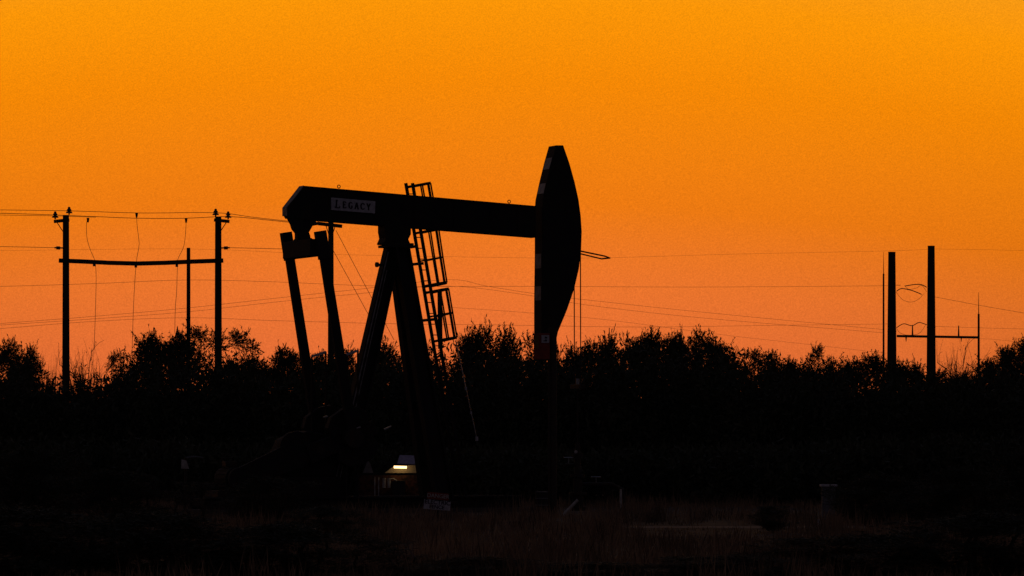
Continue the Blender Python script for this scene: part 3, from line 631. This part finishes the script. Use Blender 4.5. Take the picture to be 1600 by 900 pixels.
# belt guard, motor
mx = gx-2.3
bgd = MB(); 
def hull2(c1, r1, c2, r2):
    pts = []
    for k_ in range(13): a = R(90+15*k_); pts.append((c1[0]+r1*math.cos(a), c1[1]+r1*math.sin(a)))
    for k_ in range(13): a = R(-90+15*k_); pts.append((c2[0]+r2*math.cos(a), c2[1]+r2*math.sin(a)))
    return pts
bgd.prism(hull2((mx, .95), .30, (gx-.62, 1.62), .40), -.86, -.74); bgd.build('belt_guard', 'steel', pj, .01)
mo = MB(); mo.tube([(mx, -.55, .95), (mx, .35, .95)], .30, 20)
for k_ in range(16):
    a = 2*math.pi*k_/16; mo.bar((mx+.31*math.cos(a), -.4, .95+.31*math.sin(a)), (mx+.31*math.cos(a), .2, .95+.31*math.sin(a)), .02, .03)
mob = mo.build('motor', 'steel', pj); MB().box((mx-.16, -.2, 1.27), (mx+.16, .1, 1.42)).build('terminal_box', 'steel2', mob, .01)
MB().box((mx-.5, -.5, .45), (mx+.5, .5, .62)).build('motor_base', 'steel2', pj)
for x_, z_ in ((mx-.1, 1.5),): MB().tube([(x_, .3, .6), (x_, .3, z_), (x_+.3, .3, z_)], .02, 6).build('conduit', 'steel2', pj)
sk = MB(); 
for s in (-1, 1):
    sk.box((mx-.9, s*.62-.15, .12), (3.4, s*.62+.15, .17)); sk.box((mx-.9, s*.62-.15, .40), (3.4, s*.62+.15, .45)); sk.box((mx-.9, s*.62-.02, .17), (3.4, s*.62+.02, .40))
for k_ in range(7):
    x_ = mx-.8+k_*(4.1-mx)/6; sk.box((x_-.08, -.47, .20), (x_+.08, .47, .42))
sk.build('skid_base', 'steel', pj)
MB().box((mx-1.2, -1.0, .0), (3.9, 1.0, .12)).build('concrete_pad', 'conc', pj)
# guard rail pieces, painted white to imitate sky light on their tops
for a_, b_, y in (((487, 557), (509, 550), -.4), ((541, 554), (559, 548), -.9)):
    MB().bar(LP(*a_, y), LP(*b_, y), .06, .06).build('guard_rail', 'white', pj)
gd = MB(); 
for (px, py, y) in ((487, 557, -.4), (509, 550, -.4), (541, 554, -.9), (559, 548, -.9)):
    p = LP(px, py, y); gd.bar(p, (p.x, p.y, .45), .04, .04)
gd.build('guard_posts', 'steel', pj)
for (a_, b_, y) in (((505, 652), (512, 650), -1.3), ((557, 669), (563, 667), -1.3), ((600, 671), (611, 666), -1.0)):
    MB().bar(LP(*a_, y), LP(*b_, y), .05, .035).build('glint_bar', 'galv', pj)  # small pale bars added to stand in for glints on metal edges

# ladder with safety cage
ld_t, ld_b = (639, 287), (690, 545)
yl0, yl1 = .42, .86
ld = thing('ladder_tmp', (0, 0, 0), 'x', 'x'); bpy.data.objects.remove(ld)
def rail_line(pxt, pxb, y): a_ = LP(pxt, 286 if y < .6 else 286, y); b_ = LP(pxb, 540, y); dd = b_-a_; return a_, a_+dd*((a_.z-.1)/(a_.z-b_.z))
rA, rA2 = rail_line(644.5, 688, yl0); rB, rB2 = rail_line(634, 677.5, yl1)
lad = MB().bar(rA, rA2, .05, .085).build('ladder', 'steel', pj)
MB().bar(rB, rB2, .05, .085).build('ladder_rail', 'steel', lad)
for k_ in range(1, 30):
    t = k_/30; MB().tube([rA.lerp(rA2, t), rB.lerp(rB2, t)], .013, 6).build('rung', 'steel', lad)
axis = (rA2-rA).normalized()
def at_z(z, P, Q): return P.lerp(Q, (P.z-z)/(P.z-Q.z))
hoops = [(289, 1, .55, .075), (361, 1, .56, .07), (404.5, 1, .54, .045), (444, 1, .53, .085), (454, .5, .55, .075), (491.5, .5, .55, .05), (530, .5, .55, .07)]
ends = []
for py, q_, reach, th in hoops:
    zt = L(660, py, .6)[1]; a_ = at_z(zt-.06, rA, rA2); b_ = at_z(zt-.06, rB, rB2); pts = []
    nrm = Vector((axis.z, 0, -axis.x)); nrm = nrm if nrm.x > 0 else -nrm
    nrm = Vector((1, 0, .20)).normalized()
    R_ = .30
    for k_ in range(0, 13):
        t = math.pi*k_/12; mid = (a_+b_)/2; cy = -math.cos(t)*.27; cx = math.sin(t)*reach+.08
        pts.append(mid+Vector((0, cy, 0))+nrm*cx)
    pts = [a_]+pts+[b_]
    h_ = MB()
    for u, v in zip(pts[:-1], pts[1:]): h_.bar(u, v, .012, th, side=(Vector(((v-u).y, -(v-u).x, 0))))
    h_.build('cage_hoop', 'steel', lad); ends.append(pts)
for k_ in (1, 3, 5, 7, 9, 11):
    for seg in ((0, 4), (4, 7)):
        b = MB()
        for u, v in zip(range(seg[0], seg[1]-1), range(seg[0]+1, seg[1])): b.bar(ends[u][k_+1], ends[v][k_+1], .018, .042)
        b.build('cage_bar', 'steel', lad)
MB().bar(LP(687, 452, .5), LP(688, 545, .5), .10, .10).build('cage_brace', 'steel', lad)
for py in (412.5, 500): 
    MB().bar(LP(640+(py-412)*.2, py+1, .3), LP(661+(py-412)*.2, py-1, .45), .06, .08).build('ladder_strut', 'steel', lad)
# hanging cable; its clamps are coloured white to imitate glints
cbl = MB().tube([LP(712, 532, .1), LP(719, 565, 0), LP(728, 607, -.1), LP(736, 645, -.1), LP(745, 686, -.1)], .017, 6).build('hanging_cable', 'galv', pj)
for px, py, s in ((728, 607, .045), (736, 645, .04), (745, 685.5, .06)):
    c = LP(px, py, -.1); MB().tube([c+Vector((0, 0, s)), c-Vector((0, 0, s))], s*.7, 10).build('cable_clamp', 'white', cbl)

# ---------------------------------------------------------------- wellhead under the head
WX, WY = OX+xb*ca, OY+xb*sa
wh = thing('wellhead', (WX, WY, 0), 'stubby wellhead with valves under the bridle cables', 'wellhead', AN)
b = MB(); prof = [(0, .28), (.12, .28), (.12, .16), (.45, .16), (.45, .25), (.52, .25), (.52, .12), (.95, .12), (.95, .2), (1.03, .2), (1.03, .09), (1.5, .09), (1.5, .14), (1.62, .14), (1.62, .07), (1.92, .07), (1.92, .03)]
n = 16; b.add([(r*math.cos(2*math.pi*k/n), r*math.sin(2*math.pi*k/n), h) for h, r in prof for k in range(n)], [(i*n+k, i*n+(k+1) % n, (i+1)*n+(k+1) % n, (i+1)*n+k) for i in range(len(prof)-1) for k in range(n)])
b.build('casing', 'steel2', wh)
MB().tube([(.1, 0, .75), (1.0, -.1, .75), (1.3, -.2, .6), (1.35, -.25, 0)], .05, 10).build('flow_line', 'steel2', wh)
MB().tube([(-.1, 0, 1.3), (-.45, -.1, 1.3)], .04, 8).build('bleed_line', 'steel2', wh)
for x_, z_ in ((.55, .95), (-.30, 1.5)):
    v = MB(); v.ring((x_, -.05, z_), .13, .015, axis='z'); v.tube([(x_, -.05, z_-.2), (x_, -.05, z_)], .015, 6); v.bar((x_-.13, -.05, z_), (x_+.13, -.05, z_), .02, .02); v.build('valve_wheel', 'galv', wh)
g = MB(); g.disc((-.12, -.14, 1.66), .045, .04, 16); g.build('pressure_gauge', 'tape', wh)

# pole with box in front of the head
bpY = 104.
bp_o = thing('meter_pole', ((863.5-800)/F*bpY, bpY, 0), 'dark pole carrying a red box with a pale notice, below the horsehead tip', 'pole')
q_ = lambda px, py, dy=0: W(px, py, bpY)-Vector(bp_o.location)+Vector((0, dy, 0))
t_ = q_(863.5, 512); MB().tube([(0, 0, 0), (0, 0, t_.z*.5), (0, 0, t_.z)], .115, 14, .105).build('shaft', 'wood', bp_o)
bxm = MB().box(tuple(q_(834, 562, -.20)), tuple(q_(859, 521, .06))).build('breaker_box', 'red', bp_o, .01)
MB().box(tuple(q_(835.5, 545, -.215)), tuple(q_(842, 524, -.2005))).build('yellow_label', 'amber', bxm)
nt2 = MB().box(tuple(q_(846, 536, -.215)), tuple(q_(858, 524, -.2005))).build('notice', 'white', bxm)
MB().add([q_(a, b_, -.218) for a, b_ in ((851, 526), (855, 527), (855, 529.5), (852, 529), (852, 530.5), (855, 531), (854, 534), (849, 533.5), (849, 532), (852, 532.2))], [tuple(range(10))]).build('notice_print', 'ink', nt2)
MB().tube([q_(858, 562, -.13), q_(858, 690, -.13), (q_(858, 690).x, -.13, .1)], .03, 8).build('conduit', 'steel2', bp_o)

# ---------------------------------------------------------------- equipment shelter with the lit tube, behind the machine
EY = 122.
es = thing('equipment_shelter', ((610-800)/F*EY, EY, 0), 'small equipment shelter with a glowing tube under its pale roof, seen between the pumpjack legs', 'shelter')
E = lambda px, py, dy=0: W(px, py, EY)-Vector(es.location)+Vector((0, dy, 0))
r_ = MB(); a_, b_, c_, d_ = E(621, 725, -.25), E(653, 726, -.25), E(651.5, 713, .30), E(624, 712, .30)
r_.add([a_, b_, c_, d_]+[v+Vector((0, 0, .02)) for v in (a_, b_, c_, d_)], [(3, 2, 1, 0), (4, 5, 6, 7), (0, 1, 5, 4), (1, 2, 6, 5), (2, 3, 7, 6), (3, 0, 4, 7)])
r_.build('roof', 'roof', es)
for P4 in ([(600, 739.5), (656, 739.5), (656, 727), (617, 727)], [(566, 739.5), (583, 739.5), (578, 724), (574, 720)]):
    MB().prism([(E(x, y).x, E(x, y).z) for x, y in P4], .25, .29).build('lit_cone_panel', 'tan' if P4[0][0] > 590 else 'box', es)  # wall pieces shaped and toned like the tube's cone of light
MB().box(tuple(E(558, 793, .26)), tuple(E(660, 740.5, .30))).build('lower_panel', 'rust', es)
tb = MB().tube([E(615.5, 729.7, -.02), E(635.5, 730.2, -.02)], .037, 10).build('lamp_tube', 'tube', es)
MB().box(tuple(E(613, 727.6, -.08)), tuple(E(638, 726.4, .05))).build('lamp_hood', 'steel', es)
MB().box(tuple(E(556, 742.5, -.10)), tuple(E(662, 739, -.05))).build('front_rail', 'steel', es)
for px in (557, 661): MB().box(tuple(E(px-1.5, 795, -.1)), tuple(E(px+1.5, 727, -.04))).build('post', 'steel', es)
MB().box(tuple(E(613, 793, -.05)), tuple(E(633, 751, .22))).build('cabinet', 'cab', es, .01)
for px in (585.5, 591.5): MB().tube([E(px, 792, .1), E(px, 745, .1)], .018, 8).build('riser_pipe', 'tape', es)
for px, a1, b1 in ((600, 747, 762), (608, 747, 762)):
    MB().tube([E(px, a1, .08), E(px, b1, .08)], .055, 10).build('canister', 'tape', es, .0)
MB().tube([E(608, 749, .06), E(614, 748, .06), E(620, 751, .06)], .02, 8).build('elbow_pipe', 'tape', es)

# ---------------------------------------------------------------- warning sign, box, small fittings
GYS = 98.
sg = thing('warning_sign', ((684-800)/F*GYS, GYS, 0), 'pale electric fence warning sign on a short post at the foot of the pumpjack', 'sign')
s_ = lambda px, py, dy=0: W(px, py, GYS)-Vector(sg.location)+Vector((0, dy, 0))
MB().bar((0, .03, 0), (0, .03, s_(684, 768).z), .04, .04).build('post', 'steel2', sg)
wp = MB(); v = [s_(661.5, 795), s_(703, 798), s_(704.5, 783.5), s_(663, 779.5)]
wp.add(v+[p+Vector((0, .01, 0)) for p in v], [(0, 1, 2, 3), (7, 6, 5, 4), (0, 4, 5, 1), (1, 5, 6, 2), (2, 6, 7, 3), (3, 7, 4, 0)]); wpo = wp.build('white_panel', 'white', sg)
rdp = MB(); v = [s_(667, 779), s_(701, 782.3), s_(701.5, 771.5), s_(668, 768.3)]
rdp.add(v+[p+Vector((0, .01, 0)) for p in v], [(0, 1, 2, 3), (7, 6, 5, 4), (0, 4, 5, 1), (1, 5, 6, 2), (2, 6, 7, 3), (3, 7, 4, 0)]); rpo = rdp.build('red_panel', 'red', sg)
tl = -math.atan2(3.5, 41)
text('lettering', 'ELECTRIC', .145, 'ink', wpo, s_(683.5, 785.2, -.006), (math.pi/2, -tl, 0), bold=.003)
text('lettering', 'FENCE', .125, 'ink', wpo, s_(682.5, 792.5, -.006), (math.pi/2, -tl, 0), bold=.003)
text('lettering', 'DANGER', .135, 'tape', rpo, s_(684.5, 775.3, -.006), (math.pi/2, -tl, 0), bold=.002)

ub = thing('utility_box', ((1294.5-800)/F*100, 100, 0), 'grey utility box with a bright lid, standing alone in the grass', 'box')
MB().box((-.165, -.13, 0), (.165, .13, .83)).build('body', 'box', ub, .01)
MB().box((-.21, -.17, .832), (.21, .17, .885)).build('lid', 'white', ub, .006)
MB().box((-.12, -.142, .2), (.12, -.1305, .75)).build('door', 'box', ub)
def stick(px, y0, y1, Y, r, m, name, label, cat, px2=None):
    a_ = W(px, y0, Y); b_ = W(px2 if px2 is not None else px, y1, Y); a_.z = max(a_.z, 0)
    return tag(MB().tube([a_, b_], r, 8).build(name, m), label, cat)
stick(1279, 822, 811, 92, .018, 'white', 'marker_peg', 'small pale peg in the grass before the utility box', 'peg')
stick(970, 800, 764, 108, .03, 'tape', 'marker_post', 'short pale upright post past the wellhead', 'post')
stick(879, 806, 781, 103, .04, 'tape', 'leaning_pipe', 'pale pipe leaning in the grass before the wellhead', 'pipe', 903)
o = thing('chemical_drum', ((848-800)/F*112, 112, 0), 'small dark drum behind the foot of the box pole', 'drum')
MB().tube([(0, 0, 0), (0, 0, .55)], .2, 18).build('drum_body', 'cab', o)
for z in (.18, .37, .55): MB().tube([(0, 0, z-.012), (0, 0, z+.012)], .208, 18).build('hoop', 'box', o)
o = thing('service_post', ((290-800)/F*112, 112, 0), 'short post with a little pale plate and bracket, out beyond the motor end', 'post')
MB().tube([(0, 0, 0), (0, 0, 1.5)], .04, 8).build('shaft', 'steel2', o)
MB().prism([(-.12, 1.20), (.10, 1.19), (.03, 1.42), (-.11, 1.46)], -.06, -.041).build('plate', 'tape', o)
MB().tube([(0, 0, 1.5), (.30, 0, 1.53), (.48, 0, 1.50)], .025, 6).build('bracket', 'box', o)
